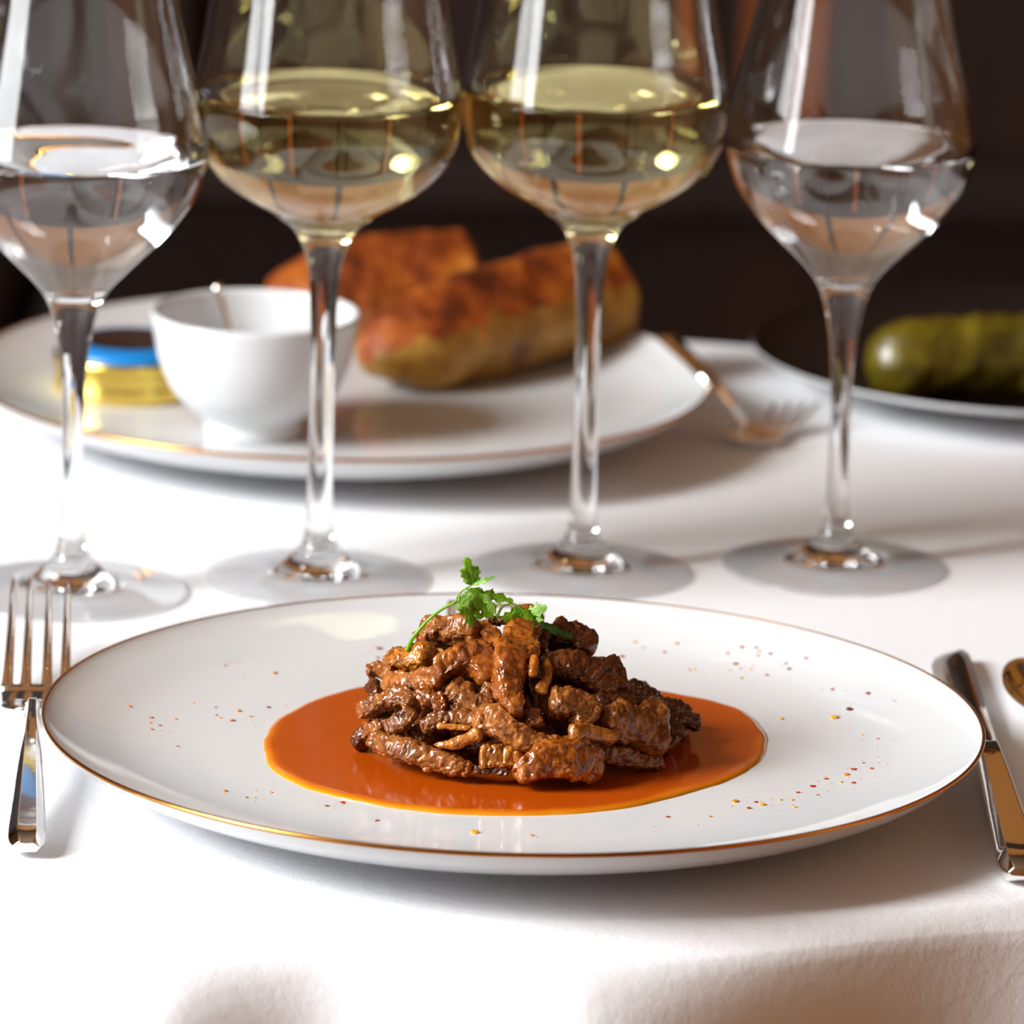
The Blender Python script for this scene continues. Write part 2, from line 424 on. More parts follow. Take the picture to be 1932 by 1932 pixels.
# ------------------------------------------------------------------ sauce
OUT = [(495, 1400), (499, 1425), (512, 1452), (560, 1481), (640, 1506), (760, 1528), (900, 1539), (1050, 1538), (1180, 1526), (1290, 1500),
       (1380, 1471), (1430, 1440), (1447, 1405), (1442, 1382), (1412, 1350), (1360, 1329), (1290, 1314), (1210, 1302), (1100, 1293), (980, 1289),
       (860, 1289), (770, 1291), (690, 1297), (600, 1320), (545, 1346), (512, 1368), (503, 1386)]
Z0 = ZFL+.0005
ow = [at(x, y, Z0) for x, y in OUT]
loop = catmull(ow + [ow[0]], 241)[:-1]
cen = sum(loop, Vector())/len(loop)
V, Fc = [], []; thin = []
fr = [0, .2, .4, .55, .68, .78, .86, .91, .94, .96, .975, .987, .995, 1.0]
NL = len(loop)
for i, p in enumerate(loop):
    rr = 1+.006*noise.noise(Vector((i*.21, 3, 1)))+.003*noise.noise(Vector((i*.9, 5, 1)))
    for f in fr:
        q = cen.lerp(p, f*rr if f > .5 else f); r_edge = (1-f)*(p-cen).length
        h = .0012*min(1, (r_edge/.0022))**.5 if f < 1 else -.0003
        z = pz(q.x, q.y) + h
        if h > 0: z = max(z, Z0 + .0012*min(1, r_edge/.0022)**.5)
        V.append((q.x, q.y, z)); 
        thin.append(max(0, 1-r_edge/(.0042+.002*noise.noise(Vector((i*.12, 9, 1))))))
nf = len(fr)
for i in range(NL):
    j = (i+1) % NL
    for k in range(nf-1): Fc.append((i*nf+k, i*nf+k+1, j*nf+k+1, j*nf+k))
sa = obj('sauce_pool', V, Fc, M_sauce, origin=(cen.x, cen.y, Z0))
att = sa.data.attributes.new('thin', 'FLOAT', 'POINT'); att.data.foreach_set('value', thin)
tag(sa, 'glossy orange-brown sauce pool spread under the meat', 'sauce')

# ------------------------------------------------------------------ the heap of meat
MXS = [(p-969)/6083+PX for p in (655, 685, 720, 760, 800, 860, 960, 1050, 1110, 1160, 1200, 1250, 1310, 1345)]
MZS = [0, .014, .0215, .0275, .0330, .0355, .0355, .0350, .0305, .0245, .020, .0135, .0075, 0]
MDY = [0.012, .024, .034, .042, .046, .050, .054, .052, .046, .042, .036, .028, .018, .01]
MCY = at(1000, 1402, Z0).y
def mound(x, y, k=1.0):
    h = interp(x, MXS, MZS)*k; d = interp(x, MXS, MDY)*k
    u = abs((y-MCY)/max(d, 1e-4))
    return Z0 + (h*(1-u**2.3)**.6 if u < 1 else 0)
def mnormal(p):
    e = .003
    gx = (mound(p.x+e, p.y)-mound(p.x-e, p.y))/(2*e); gy = (mound(p.x, p.y+e)-mound(p.x, p.y-e))/(2*e)
    gy = max(-2.5, min(2.5, gy)); gx = max(-1.5, min(1.5, gx))
    return Vector((-gx, -gy, 1)).normalized()
VIEW = (CAM-Vector((PX, PY, .03))).normalized()
def meat_piece(name, pts, wpx, tone, label, group, seed, tr=.50, lift=0, k=1.0, wprof=None, taper=.55, rough=1.0, world=None):
    if world: P = world
    else:
        P = [hit(x, y, lambda a, b: mound(a, b, k)) for x, y in pts]
        P = [p if p.y < MCY+.003 else at_y(x, y, MCY+.003) for p, (x, y) in zip(P, pts)]
    nrm = [(mnormal(p)*.6+VIEW*.6).normalized() for p in P]
    P = [p+n*(lift*min(1, max(.1, (p.z-Z0)/.012))) for p, n in zip(P, nrm)]
    W = wpx/6083/2*(1.04 if name == 'meat_strip' else 1); L = sum((b-a).length for a, b in zip(P, P[1:]))
    n = max(30, min(90, int(L/.0006)+18)); path = catmull(P, n); ups = []
    rs = random.Random(seed*7+1); tw = rs.uniform(-.35, .35); pw = rs.uniform(2.6, 4.2) if name == 'meat_strip' else 2.1
    for i in range(n):
        f = i/(n-1)*(len(P)-1); a = int(min(len(P)-2, f)); u = nrm[a].lerp(nrm[a+1], f-a)
        tg = (path[min(n-1, i+1)]-path[max(0, i-1)]).normalized()
        ups.append(Matrix.Rotation(tw*(i/(n-1)-.3), 3, tg) @ u)
    Ws, Ts = [], []
    sv = Vector((seed*3.1, seed*1.7, seed*.9))
    for i in range(n):
        t = i/(n-1); e = min(1, min(t, 1-t)*L/(W*.50)); env = (1-(1-e)**2)**.5 if name == 'meat_strip' else e**.8*(1-.25*t)
        ww = W*(1+.30*noise.noise(sv+Vector((t*3.5, 0, 0)))) * (interp(t, *wprof) if wprof else 1)
        tt = W*tr*2*(1+.3*noise.noise(sv+Vector((t*3.0, 7, 0))))*.85*(interp(t, *wprof)**.5 if wprof else 1)
        Ws.append(ww*(.35+.65*env)); Ts.append(max(.0007, tt*(.25+.75*env)))
    amp = min(.0026, W*.34)*rough
    fd = ((P[-1]-P[0]).normalized()*.9 + Vector((rs.uniform(-1, 1), rs.uniform(-1, 1), rs.uniform(-1, 1)))*.5).normalized()      # direction of the muscle fibres
    f1 = fd.cross(Vector((.2, .3, 1))).normalized(); f2 = fd.cross(f1)
    gr = rs.choice((.5, .8, 1.0))
    def fn(q, nn, t, a):
        s1 = noise.noise(q*110+sv)*amp*.9 + noise.noise(q*430+sv*2)*amp*.42
        qa = q + Vector((noise.noise(q*300), noise.noise(q*300+sv), 0))*.0008
        fib = abs(noise.noise(Vector((qa.dot(fd)*260, qa.dot(f1)*1050, qa.dot(f2)*1050))+sv))
        crack = max(0, .18-abs(noise.noise(q*330+sv*3)))*.0034
        cl = noise.voronoi(q*780+sv)[0][0]
        r = -cl*.00060*(1-gr*.5) + noise.turbulence(q*1400+sv, 3, False)*.00034
        return q+nn*(s1 + (fib*.0008*gr - .0001 - crack + r)*rough)
    V, Fc = sweep(path, Ws, Ts, ups, 60, pw, True, fn)
    base = sum(P, Vector())/len(P); base.z = min(v.z for v in V)
    o = obj(name, V, Fc, MM[tone], origin=base)
    return tag(o, label, 'mushroom' if name.startswith('mushroom') else 'meat', group)
G = 'browned strips in the heap'
def wp(*a): return ([i/(len(a)-1) for i in range(len(a))], list(a))
PIECES = [
 # pts, width px, tone, label, kwargs
 ([(797, 1198), (845, 1196), (903, 1203)], 56, 'light', 'pale grainy meat chunk on the upper left of the heap below the chervil', dict(lift=.003, wprof=wp(.7, 1, 1.05, .9))),
 ([(788, 1190), (796, 1210), (803, 1228)], 24, 'red', 'small reddish meat end tucked behind the chervil stem', dict()),
 ([(906, 1190), (926, 1206), (938, 1236)], 34, 'red', 'glossy meat strip curling down right of the pale grainy chunk', dict(lift=.002)),
 ([(735, 1254), (772, 1248), (815, 1243)], 46, 'ochre', 'glossy ochre meat slice at the foot of the chervil stem', dict(lift=.002, wprof=wp(.35, .9, 1.1, .9))),
 ([(738, 1226), (770, 1227)], 14, 'dark', 'tiny dark meat sliver above the ochre slice', dict()),
 ([(826, 1278), (862, 1258), (902, 1256), (930, 1288)], 58, 'red', 'shiny saddle-shaped meat chunk left of the upright strip', dict(lift=.004, wprof=wp(.7, 1, 1.1, .8))),
 ([(925, 1296), (918, 1322), (902, 1350)], 34, 'brown', 'meat end hanging down under the saddle-shaped chunk', dict(lift=.002)),
 ([(992, 1182), (988, 1215), (968, 1262), (960, 1310), (972, 1362)], 66, 'red', 'long upright glazed meat strip in the middle of the heap', dict(lift=.006, wprof=wp(1.0, 1.05, .95, 1.1, .95, .45))),
 ([(1030, 1196), (1020, 1235)], 20, 'dark', 'thin dark meat edge along the right side of the upright strip', dict(lift=.004)),
 ([(916, 1180), (962, 1184)], 22, 'dark', 'dark brown cap-like piece jutting left at the top of the heap', dict(lift=.003)),
 ([(694, 1272), (716, 1266), (738, 1276)], 30, 'brown', 'knobbly meat piece at the far left edge of the heap', dict(lift=.001)),
 ([(700, 1290), (712, 1312)], 30, 'dark', 'dark meat bit under the knobbly left piece', dict()),
 ([(735, 1288), (775, 1290), (818, 1284), (838, 1290)], 46, 'light', 'pale fibrous meat strip below the ochre slice', dict(lift=.001)),
 ([(800, 1292), (806, 1310), (812, 1335)], 34, 'red', 'reddish glazed flap hanging from the pale fibrous strip', dict(lift=.002)),
 ([(690, 1350), (725, 1332), (765, 1320), (786, 1335)], 34, 'brown', 'striped folded meat strip on the left, its upper fold', dict(lift=.003)),
 ([(786, 1342), (772, 1362), (738, 1380)], 34, 'brown', 'lower fold of the striped meat on the left', dict(lift=.004)),
 ([(690, 1380), (722, 1374)], 32, 'light', 'pale meat end under the striped folds at the left', dict()),
 ([(848, 1302), (878, 1322), (884, 1352)], 62, 'brown', 'rounded brown meat lump under the saddle-shaped chunk', dict(lift=-.001)),
 ([(796, 1374), (828, 1360), (872, 1356), (905, 1362)], 30, 'brown', 'lumpy low meat strip above the yellow mushroom slices', dict(lift=.001)),
 ([(826, 1315), (834, 1348)], 26, 'red', 'purplish meat fold left of the rounded brown lump', dict(lift=.003)),
 ([(706, 1396), (740, 1408), (785, 1420), (835, 1436), (885, 1450)], 46, 'brown', 'long meat strip lying in the sauce at the front left', dict(lift=.002, wprof=wp(.8, 1, 1, 1, .5))),
 ([(798, 1440), (842, 1438), (890, 1455)], 30, 'light', 'pale meat edge dipping into the sauce in front of the long strip', dict(lift=.003)),
 ([(893, 1375), (930, 1362), (962, 1385), (1005, 1402), (1055, 1406)], 50, 'light', 'wrinkled pale meat strip right of the mushroom slices', dict(lift=.003, wprof=wp(.6, 1.1, 1.1, .8, .6))),
 ([(905, 1428), (952, 1430), (985, 1436)], 44, 'ochre', 'ochre meat bit behind the front chunk', dict(lift=.001)),
 ([(892, 1452), (960, 1456)], 16, 'dark', 'thin dark meat edge at the sauce line in the middle', dict(lift=.002)),
 ([(968, 1466), (1010, 1442), (1065, 1430), (1128, 1446)], 70, 'red', 'thick meat chunk standing foremost in the sauce', dict(lift=.006, wprof=wp(.6, 1.05, 1.1, .8))),
 ([(1036, 1196), (1078, 1208), (1118, 1234)], 58, 'dark', 'dark meat slab at the top right under the chervil leaf', dict(lift=.001)),
 ([(1022, 1262), (1070, 1266), (1112, 1288), (1150, 1318)], 62, 'dark', 'broad dark meat slab sloping down right of the upright strip', dict(lift=.003, wprof=wp(.8, 1.05, 1, .5))),
 ([(1134, 1250), (1152, 1270), (1160, 1302)], 44, 'dark', 'shiny dark meat knuckle on the right shoulder of the heap', dict(lift=.002)),
 ([(1162, 1298), (1202, 1308), (1248, 1328)], 30, 'dark', 'rough meat ridge running down the right outline', dict(lift=.001)),
 ([(1034, 1330), (1078, 1334), (1112, 1372)], 66, 'brown', 'rounded brown meat slab in the middle right', dict(lift=.003)),
 ([(1000, 1345), (1012, 1376)], 36, 'red', 'lumpy red-brown bit right of the tip of the upright strip', dict(lift=.003)),
 ([(1120, 1332), (1175, 1338), (1240, 1340)], 46, 'dark', 'upper of the two wide grained slabs at the right', dict(lift=.001)),
 ([(1128, 1372), (1185, 1376), (1242, 1384)], 84, 'brown', 'widest grained slab at the right, cut square at its end', dict(lift=.003, wprof=wp(.7, .95, 1.05, 1.1))),
 ([(1140, 1424), (1190, 1434), (1244, 1440)], 34, 'brown', 'curled meat strip in the sauce below the widest slab', dict(lift=.003)),
 ([(1256, 1342), (1266, 1368), (1276, 1392)], 30, 'dark', 'crinkled meat bit standing right of the widest slab', dict()),
 ([(1268, 1352), (1294, 1358), (1318, 1366)], 32, 'dark', 'frayed meat end reaching farthest right into the sauce', dict()),
 ([(1236, 1326), (1262, 1340)], 22, 'dark', 'small dark bit at the foot of the right outline ridge', dict()),
 ([(1120, 1308), (1165, 1318), (1216, 1332)], 36, 'dark', 'dark meat layer between the right ridge and the grained slabs', dict(lift=-.001)),
 ([(1090, 1400), (1120, 1412), (1150, 1425)], 30, 'brown', 'small meat bit under the glazed mushroom', dict()),
 ([(870, 1240), (905, 1238), (935, 1250)], 30, 'dark', 'dark meat piece in the gap left of the upright strip', dict(lift=-.002)),
 ([(818, 1232), (842, 1240)], 26, 'mush', 'pale fatty bit between the ochre slice and the pale chunk', dict(lift=-.001)),
]
for i, (pts, wd, tone, lab, kw) in enumerate(PIECES):
    meat_piece('meat_strip', pts, wd, tone, lab, G, 11+i, **kw)
MUSH = [
 ([(828, 1373), (890, 1378)], 14, 'mush', 'thin yellow mushroom slice, upper of the two at the front left', dict(lift=.0035, rough=.3, tr=.5)),
 ([(822, 1408), (864, 1406), (912, 1386)], 28, 'mush', 'larger yellow mushroom slice lying below the thin one', dict(lift=.005, rough=.35, wprof=wp(.4, .9, 1.2))),
 ([(1006, 1266), (1002, 1298)], 17, 'mush', 'small glazed mushroom stub on the right of the upright strip', dict(lift=.010, rough=.3, tr=.8)),
 ([(1027, 1250), (1032, 1285), (1016, 1318)], 26, 'ochre', 'curved mushroom slice beside the glazed stub', dict(lift=.005, rough=.3, wprof=wp(.5, .9, 1.2))),
 ([(1066, 1392), (1100, 1388), (1152, 1402)], 36, 'ochre', 'wide glazed mushroom slice above the foremost chunk', dict(lift=.006, rough=.3)),
]
for i, (pts, wd, tone, lab, kw) in enumerate(MUSH):
    meat_piece('mushroom_slice', pts, wd, tone, lab, 'mushroom slices in the heap', 61+i, **kw)
# buried strips that fill the inside and the far side of the heap, mostly coloured dark as gap shade
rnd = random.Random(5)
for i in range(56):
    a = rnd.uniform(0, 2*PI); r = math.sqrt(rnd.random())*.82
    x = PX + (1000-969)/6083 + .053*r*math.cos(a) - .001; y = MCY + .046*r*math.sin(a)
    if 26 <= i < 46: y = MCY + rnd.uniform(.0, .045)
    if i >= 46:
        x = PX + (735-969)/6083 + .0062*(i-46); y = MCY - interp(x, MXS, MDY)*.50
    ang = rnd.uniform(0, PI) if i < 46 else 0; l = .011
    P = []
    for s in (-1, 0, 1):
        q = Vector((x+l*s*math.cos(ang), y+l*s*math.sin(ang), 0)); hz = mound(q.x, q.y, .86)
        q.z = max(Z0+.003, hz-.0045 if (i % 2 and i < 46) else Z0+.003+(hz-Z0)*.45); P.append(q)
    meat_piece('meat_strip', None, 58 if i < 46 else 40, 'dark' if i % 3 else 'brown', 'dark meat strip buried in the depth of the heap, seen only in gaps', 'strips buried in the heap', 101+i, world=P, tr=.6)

for k, (xa_, ya_, xb_, yb_, dd) in enumerate([(762, 1382, 850, 1392, .026), (830, 1392, 930, 1402, .028), (900, 1395, 985, 1385, .024)]):  # added filler strips, coloured dark for the deep shade in the hollows
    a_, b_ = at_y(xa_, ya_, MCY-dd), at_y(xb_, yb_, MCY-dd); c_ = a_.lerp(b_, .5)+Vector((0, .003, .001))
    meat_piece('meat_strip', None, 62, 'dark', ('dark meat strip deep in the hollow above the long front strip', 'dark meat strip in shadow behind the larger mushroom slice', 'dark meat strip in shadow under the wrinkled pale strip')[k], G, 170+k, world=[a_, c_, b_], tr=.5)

# ------------------------------------------------------------------ chervil sprig
YS = MCY - .004
sp = empty('chervil_sprig', hit(772, 1232, mound), 'bright green chervil sprig arching over the top of the heap', 'herb')
def tube(pts, r0, r1, y=YS, n=24, seg=8):
    P = [at_y(*p[:2], y+(p[2] if len(p) > 2 else 0)) for p in pts]; path = catmull(P, n)
    R = [r0+(r1-r0)*i/(n-1) for i in range(n)]
    return sweep(path, R, R, Vector((0, -1, .3)), seg)
YA = hit(905, 1186, mound).y - .016
v_, f_ = merge(tube([(767, 1228, -.004), (781, 1201), (806, 1172), (833, 1150), (862, 1135)], .00062, .00042, YA),
               tube([(862, 1135), (864, 1123), (874, 1113), (888, 1105), (896, 1098)], .00032, .0002, YA),
               tube([(876, 1112), (888, 1112), (905, 1120), (930, 1127), (966, 1138), (990, 1154), (1014, 1173), (1036, 1188, -.002)], .00028, .0003, YA),
               tube([(885, 1110), (893, 1128), (897, 1145)], .0002, .00015, YA-.001),
               tube([(963, 1139), (949, 1144), (941, 1156), (938, 1167)], .0003, .0005, YA))
obj('stem', v_, f_, M_stem, sp)
def leaf(base, tip, wpx, m, seed, dy=0, tilt=.3, lobes=5):
    B = at_y(*base, YA+dy); T = at_y(*tip, YA+dy-.002)
    ax = T-B; L = ax.length; ax.normalize(); side = ax.cross(VIEW).normalized(); nr_ = side.cross(ax).normalized()
    side = (side*math.cos(tilt)+nr_*math.sin(tilt)).normalized()
    Wd = wpx/6083/2; rn = random.Random(seed)
    # pinnate outline: lobes left and right of a midrib, each notched into teeth
    pts = []
    n = 60
    for sgn in (1, -1):
        arr = []
        for i in range(n+1):
            t = i/n
            env = (math.sin(PI*min(1, t*.93+.03)**.75))**.8 if t < 1 else 0
            lob = .38+.62*abs(math.sin(PI*(t*lobes*.5+.12)))**.7
            tooth = .78+.22*abs(math.sin(PI*t*lobes*1.9+seed))
            arr.append((t+.05*math.sin(t*lobes*PI+.4)*env, env*lob*tooth+.004))
        pts.append(arr)
    V, Fc = [], []
    nc = 6
    for i in range(n+1):
        for s in range(-nc, nc+1):
            tt, ww = pts[0][i] if s >= 0 else pts[1][i]
            f = s/nc
            c = abs(f)*ww
            cu = -.22*Wd*(c**2)*1.2 + .10*Wd*math.sin(t_ * 6+seed if False else tt*9+seed)*c - L*.10*tt*tt
            cu += .12*Wd*(1-abs(f))*0 + .10*Wd*math.sin(f*9)*c
            V.append(B+ax*(tt*L)+side*(f*ww*Wd)+nr_*cu)
    k = 2*nc+1
    for i in range(n):
        for s in range(k-1): Fc.append((i*k+s, i*k+s+1, (i+1)*k+s+1, (i+1)*k+s))
    o = obj('leaf', V, Fc, m, sp); md = o.modifiers.new('solid', 'SOLIDIFY'); md.thickness = .00016
    return o
leaf((893, 1104), (881, 1055), 44, M_leaf, 1, 0, .1, 5)
leaf((892, 1103), (872, 1076), 24, M_leaf, 12, 0, .1, 4)
leaf((893, 1103), (932, 1089), 16, M_leaf, 2, -.001, .6, 5)
leaf((896, 1097), (901, 1069), 22, M_leafp, 13, .001, .2, 4)
leaf((893, 1120), (862, 1150), 40, M_leafp, 3, -.002, .1, 5)
leaf((872, 1122), (893, 1184), 38, M_leaf, 4, -.001, .2, 6)
leaf((880, 1130), (908, 1168), 34, M_leaf, 14, .0, .2, 5)
leaf((884, 1112), (932, 1167), 50, M_leaf, 5, 0, -.1, 6)
leaf((895, 1117), (968, 1134), 34, M_leaf, 6, .001, .5, 7)
leaf((915, 1121), (936, 1160), 24, M_leafp, 15, -.001, .2, 4)
leaf((992, 1152), (946, 1168), 36, M_leaf, 7, 0, .2, 6)
leaf((988, 1152), (1009, 1184), 36, M_leaf, 8, -.001, .3, 6)
leaf((975, 1146), (968, 1176), 28, M_leafp, 16, .001, .2, 5)
leaf((996, 1158), (1030, 1146), 36, M_leafp, 9, 0, .1, 5)
leaf((1008, 1162), (1024, 1170), 22, M_leafp, 17, 0, .1, 4)
leaf((1018, 1176), (1084, 1204), 22, M_leafd, 10, -.006, .5, 6)

# ------------------------------------------------------------------ chilli flakes on the plate
FL = [(1173,1240,9,0),(1198,1215,7,1),(1213,1224,5,2),(1254,1233,7,0),(1277,1218,8,1),(1400,1224,8,0),(1427,1222,6,2),(1432,1229,6,1),(1430,1238,7,1),
 (1454,1235,7,2),(1373,1235,6,0),(1388,1253,9,0),(1397,1262,6,1),(1417,1265,6,3),(1398,1281,8,3),(1447,1274,7,0),(1483,1254,6,2),(1489,1264,8,2),
 (1521,1245,7,0),(1301,1264,5,0),(1311,1263,6,3),(1571,1302,7,0),(1638,1312,9,0),(1603,1340,13,2),(1574,1357,15,3),(1474,1359,9,3),(1628,1389,5,3),
 (1657,1396,5,0),(1630,1440,5,0),(1645,1452,7,0),(1611,1454,9,0),(1597,1462,10,1),(1559,1470,7,0),(1533,1485,9,0),(1610,1479,8,0),(1506,1497,7,0),
 (1387,1514,12,1),(1439,1519,11,3),(1426,1515,7,0),(1413,1526,8,0),(1543,1502,5,0),(1494,1510,7,3),(1472,1510,7,3),(1260,1543,7,0),(1500,1524,7,3),
 (1587,1477,7,3),(1657,1430,3,0),(424,1256,6,1),(286,1355,6,0),(283,1364,6,1),(286,1377,7,1),(302,1370,5,2),(331,1359,6,1),(409,1351,5,2),
 (416,1356,6,1),(439,1361,8,0),(473,1354,7,1),(407,1336,5,0),(451,1344,9,1),(335,1409,5,0),(424,1493,9,1),(466,1506,5,0),(481,1506,5,3),
 (365,1326,5,1),(244,1334,7,1),(518,1271,10,1),(507,1337,7,2),(715,1226,10,0),(713,1242,7,0),(712,1256,6,0),(895,1573,14,3),(617,1521,7,0),
 (646,1516,8,0),(512,1497,6,1),(712,1549,7,0),(1552,1303,4,1),(1690,1325,4,0),(1340,1543,6,1),(1003,1578,8,1)]
def blob(c, s, seed, flat=.5):
    rn = random.Random(seed); V = []; Fc = []
    rows, cols = 4, 7
    for i in range(rows+1):
        ph = PI*i/rows
        for k in range(cols):
            a = 2*PI*k/cols; q = .75+.45*rn.random()
            V.append(Vector((math.sin(ph)*math.cos(a)*s*q, math.sin(ph)*math.sin(a)*s*q*.9, (math.cos(ph)*flat*q+flat)*s))+c)
    for i in range(rows):
        for k in range(cols): Fc.append((i*cols+k, (i+1)*cols+k, (i+1)*cols+(k+1) % cols, i*cols+(k+1) % cols))
    return V, Fc
protos = {}
SPECIAL = {(1603, 1340): 'dark brown chilli flake, largest dark one right of the sauce', (1574, 1357): 'large yellow chilli seed right of the sauce',
           (895, 1573): 'orange chilli seed on the front slope of the plate', (518, 1271): 'lone orange chilli seed left of the heap'}
for i, (x, y, s, c) in enumerate(FL):
    p = hit(x, y, pz); key = (c, i % 3)
    if key not in protos:
        v_, f_ = blob(Vector((0, 0, 0)), .5, 40+i, .45); protos[key] = mesh('chilli_flake', v_, f_, M_fl[c], False)
    o = bpy.data.objects.new('chilli_flake', protos[key]); C.objects.link(o)
    sz = s/6083*1.05; o.scale = (sz*1.25, sz*1.5, sz*.8); o.rotation_euler = (0, 0, i*1.3); o.location = (p.x, p.y, pz(p.x, p.y, -.0001))
    lab = SPECIAL.get((x, y))
    if lab: tag(o, lab, 'chilli flake')
    else:
        side = 'right of the sauce' if x > 969 else 'left of the sauce'
        colr = ('red', 'orange', 'brown', 'yellow')[c]
        tag(o, 'tiny %s chilli flake on the white plate %s' % (colr, side), 'chilli flake', '%s chilli flakes %s' % (colr, side))
dust = []
rd = random.Random(3)
for i in range(230):
    b = FL[rd.randrange(len(FL))]
    p = hit(b[0]+rd.gauss(0, 26), b[1]+rd.gauss(0, 8), pz)
    if math.hypot(p.x-PX, p.y-PY) > .141: continue
    dust.append(blob(Vector((p.x, p.y, pz(p.x, p.y, -.00005))), rd.uniform(.8, 2.0)/6083, i, .4))
v_, f_ = merge(*dust); o = obj('spice_dust', v_, f_, M_fl[1], origin=(PX, PY, Z0), smooth=False)
tag(o, 'fine orange spice dust sprinkled over the plate', 'spice', kind='stuff')

# ------------------------------------------------------------------ stemmed glasses
def lathe_part(name, prof, m, parent, seg=128, rev=True):
    v_, f_ = lathe(prof, seg); me = mesh(name, v_, flip(f_) if rev else f_, m)
    o = bpy.data.objects.new(name, me); C.objects.link(o); o.parent = parent; return o
def make_glass(kind, label, group, loc, liquid):
    root = empty('wine_glass' if kind == 'A' else 'water_glass', loc, label, 'glass', group)
    if kind == 'A':
        outer = [(.0052, .1060), (.0062, .1125), (.0082, .1188), (.0112, .1238), (.0182, .1296), (.0265, .1342), (.0365, .1413), (.0432, .1505), (.0452, .1600), (.0455, .1665),
                 (.0448, .1760), (.0425, .1890), (.0398, .2070), (.0368, .2250), (.0338, .2430)]
        stem = [(.0100, .0085), (.0062, .0125), (.0049, .0190), (.0044, .0320), (.0042, .0550), (.0042, .0800), (.0046, .0950), (.0052, .1060)]
        bot, zl = .1245, .1705; rf = .0385
    else:
        outer = [(.0049, .0830), (.0060, .0890), (.0076, .0960), (.0100, .1020), (.0140, .1072), (.0222, .1155), (.0306, .1240), (.0388, .1350), (.0425, .1450), (.0436, .1520),
                 (.0428, .1600), (.0405, .1700), (.0370, .1850), (.0333, .2030), (.0290, .2250)]
        stem = [(.0100, .0085), (.0062, .0125), (.0046, .0180), (.0038, .0280), (.0035, .0450), (.0036, .0600), (.0040, .0730), (.0049, .0830)]
        bot, zl = .1020, .1510; rf = .0392
    outer_s = profile_smooth(outer, 70)
    # inner wall: offset from the outer, closing at the bowl's inner bottom
    tpts = [(r, z) for r, z in outer_s if z > bot+.0035]
    inner = [(max(.001, r-.0011), z) for r, z in tpts]
    r0 = inner[0][0]
    low = [(r0*math.cos(t), bot+(inner[0][1]-bot)*(1-math.sin(t))) for t in [PI/2*k/9 for k in range(10)]]
    low = list(reversed(low))
    low = [(.0, bot)] + [(r0*math.sin(PI/2*k/9), bot+(inner[0][1]-bot)*(1-math.cos(PI/2*k/9))**1.0) for k in range(1, 9)]
    top = [(outer_s[-1][0]-.0003, outer_s[-1][1]+.0004), (outer_s[-1][0]-.0008, outer_s[-1][1]+.0004)]
    bowl = outer_s + top + list(reversed(inner)) + list(reversed(low))
    lathe_part('bowl', bowl, M_glass, root, rev=False)
    lathe_part('stem', profile_smooth(stem, 40), M_glass, root, rev=False)
    tf = profile_smooth([(rf-.0008, .0011), (rf*.8, .0014), (rf*.6, .0020), (rf*.40, .0038), (.0100, .0085)], 26)
    foot = [(0, .0026), (rf*.15, .0025), (rf*.28, .0018), (rf*.40, .0006), (rf*.45, -.0002), (rf*.5, -.0004), (rf-.001, -.0004), (rf-.0003, .0001), (rf, .0006), (rf-.0003, .0010)] + tf
    lathe_part('foot', foot, M_glass, root, rev=False)
    # liquid reaches a hair into the wall of the glass
    lp = [(0, bot-.0004)] + [(r+.0004, z-.0003) for r, z in low[1:]] + [(r+.0004, z) for r, z in inner if z < zl]
    re_ = interp(zl, [z for r, z in inner], [r for r, z in inner])
    lp += [(re_+.0004, zl+.0009), (re_-.0004, zl+.0005), (re_-.0011, zl+.00018), (re_-.002, zl+.00004), (re_-.0035, zl), (re_*.5, zl), (0, zl)]
    lathe_part('wine' if kind == 'A' else 'water', lp, liquid, root, rev=False)
    return root
GG = 'stemmed glasses in a row behind the plate'
b2 = at(600, 1093); g2 = make_glass('A', 'tall glass of white wine, left one of the pair before the bread plate', GG, b2, M_wine)
b3 = at(1096, 1080); g3 = copy_tree(g2); g3.location = b3; g3['label'] = 'tall glass of white wine, right one of the pair, before the bread end'
b4 = at(1574, 1071); g4 = make_glass('B', 'shorter stemmed glass of clear water in front of the pickle', GG, b4, M_water)
b1 = at(134, 1117); g1 = copy_tree(g4); g1.location = b1; g1.scale = (1.02, 1.02, 1.015)
g1['label'] = 'shorter stemmed glass of clear water behind the fork'

# ------------------------------------------------------------------ fork at the left of the plate
E0, E1 = at(50, 1598, .004), at(62, 1326, .012)
fk = empty('dinner_fork', (E0.x, E0.y, 0), 'polished silver dinner fork left of the white plate', 'fork')
tipc = at(76, 1091, .024)
dirh = Vector((E1.x-E0.x, E1.y-E0.y, 0)); Lh = dirh.length; dirh.normalize(); sdh = Vector((dirh.y, -dirh.x, 0))
P = [E0, E0.lerp(E1, .3)+Vector((0, 0, .0015)), E0.lerp(E1, .65)+Vector((0, 0, .003)), E0.lerp(E1, .93)+Vector((0, 0, .001)), E1]
n = 50; path = catmull(P, n)
ts = [i/(n-1) for i in range(n)]
Wd = [interp(t, [0, .02, .05, .12, .35, .65, .85, 1], [.0040, .0052, .0058, .0057, .0047, .0034, .0024, .0023]) for t in ts]
Th = [interp(t, [0, .02, .05, .12, .4, .7, .85, 1], [.0016, .0030, .0036, .0034, .0030, .0026, .0024, .0018]) for t in ts]
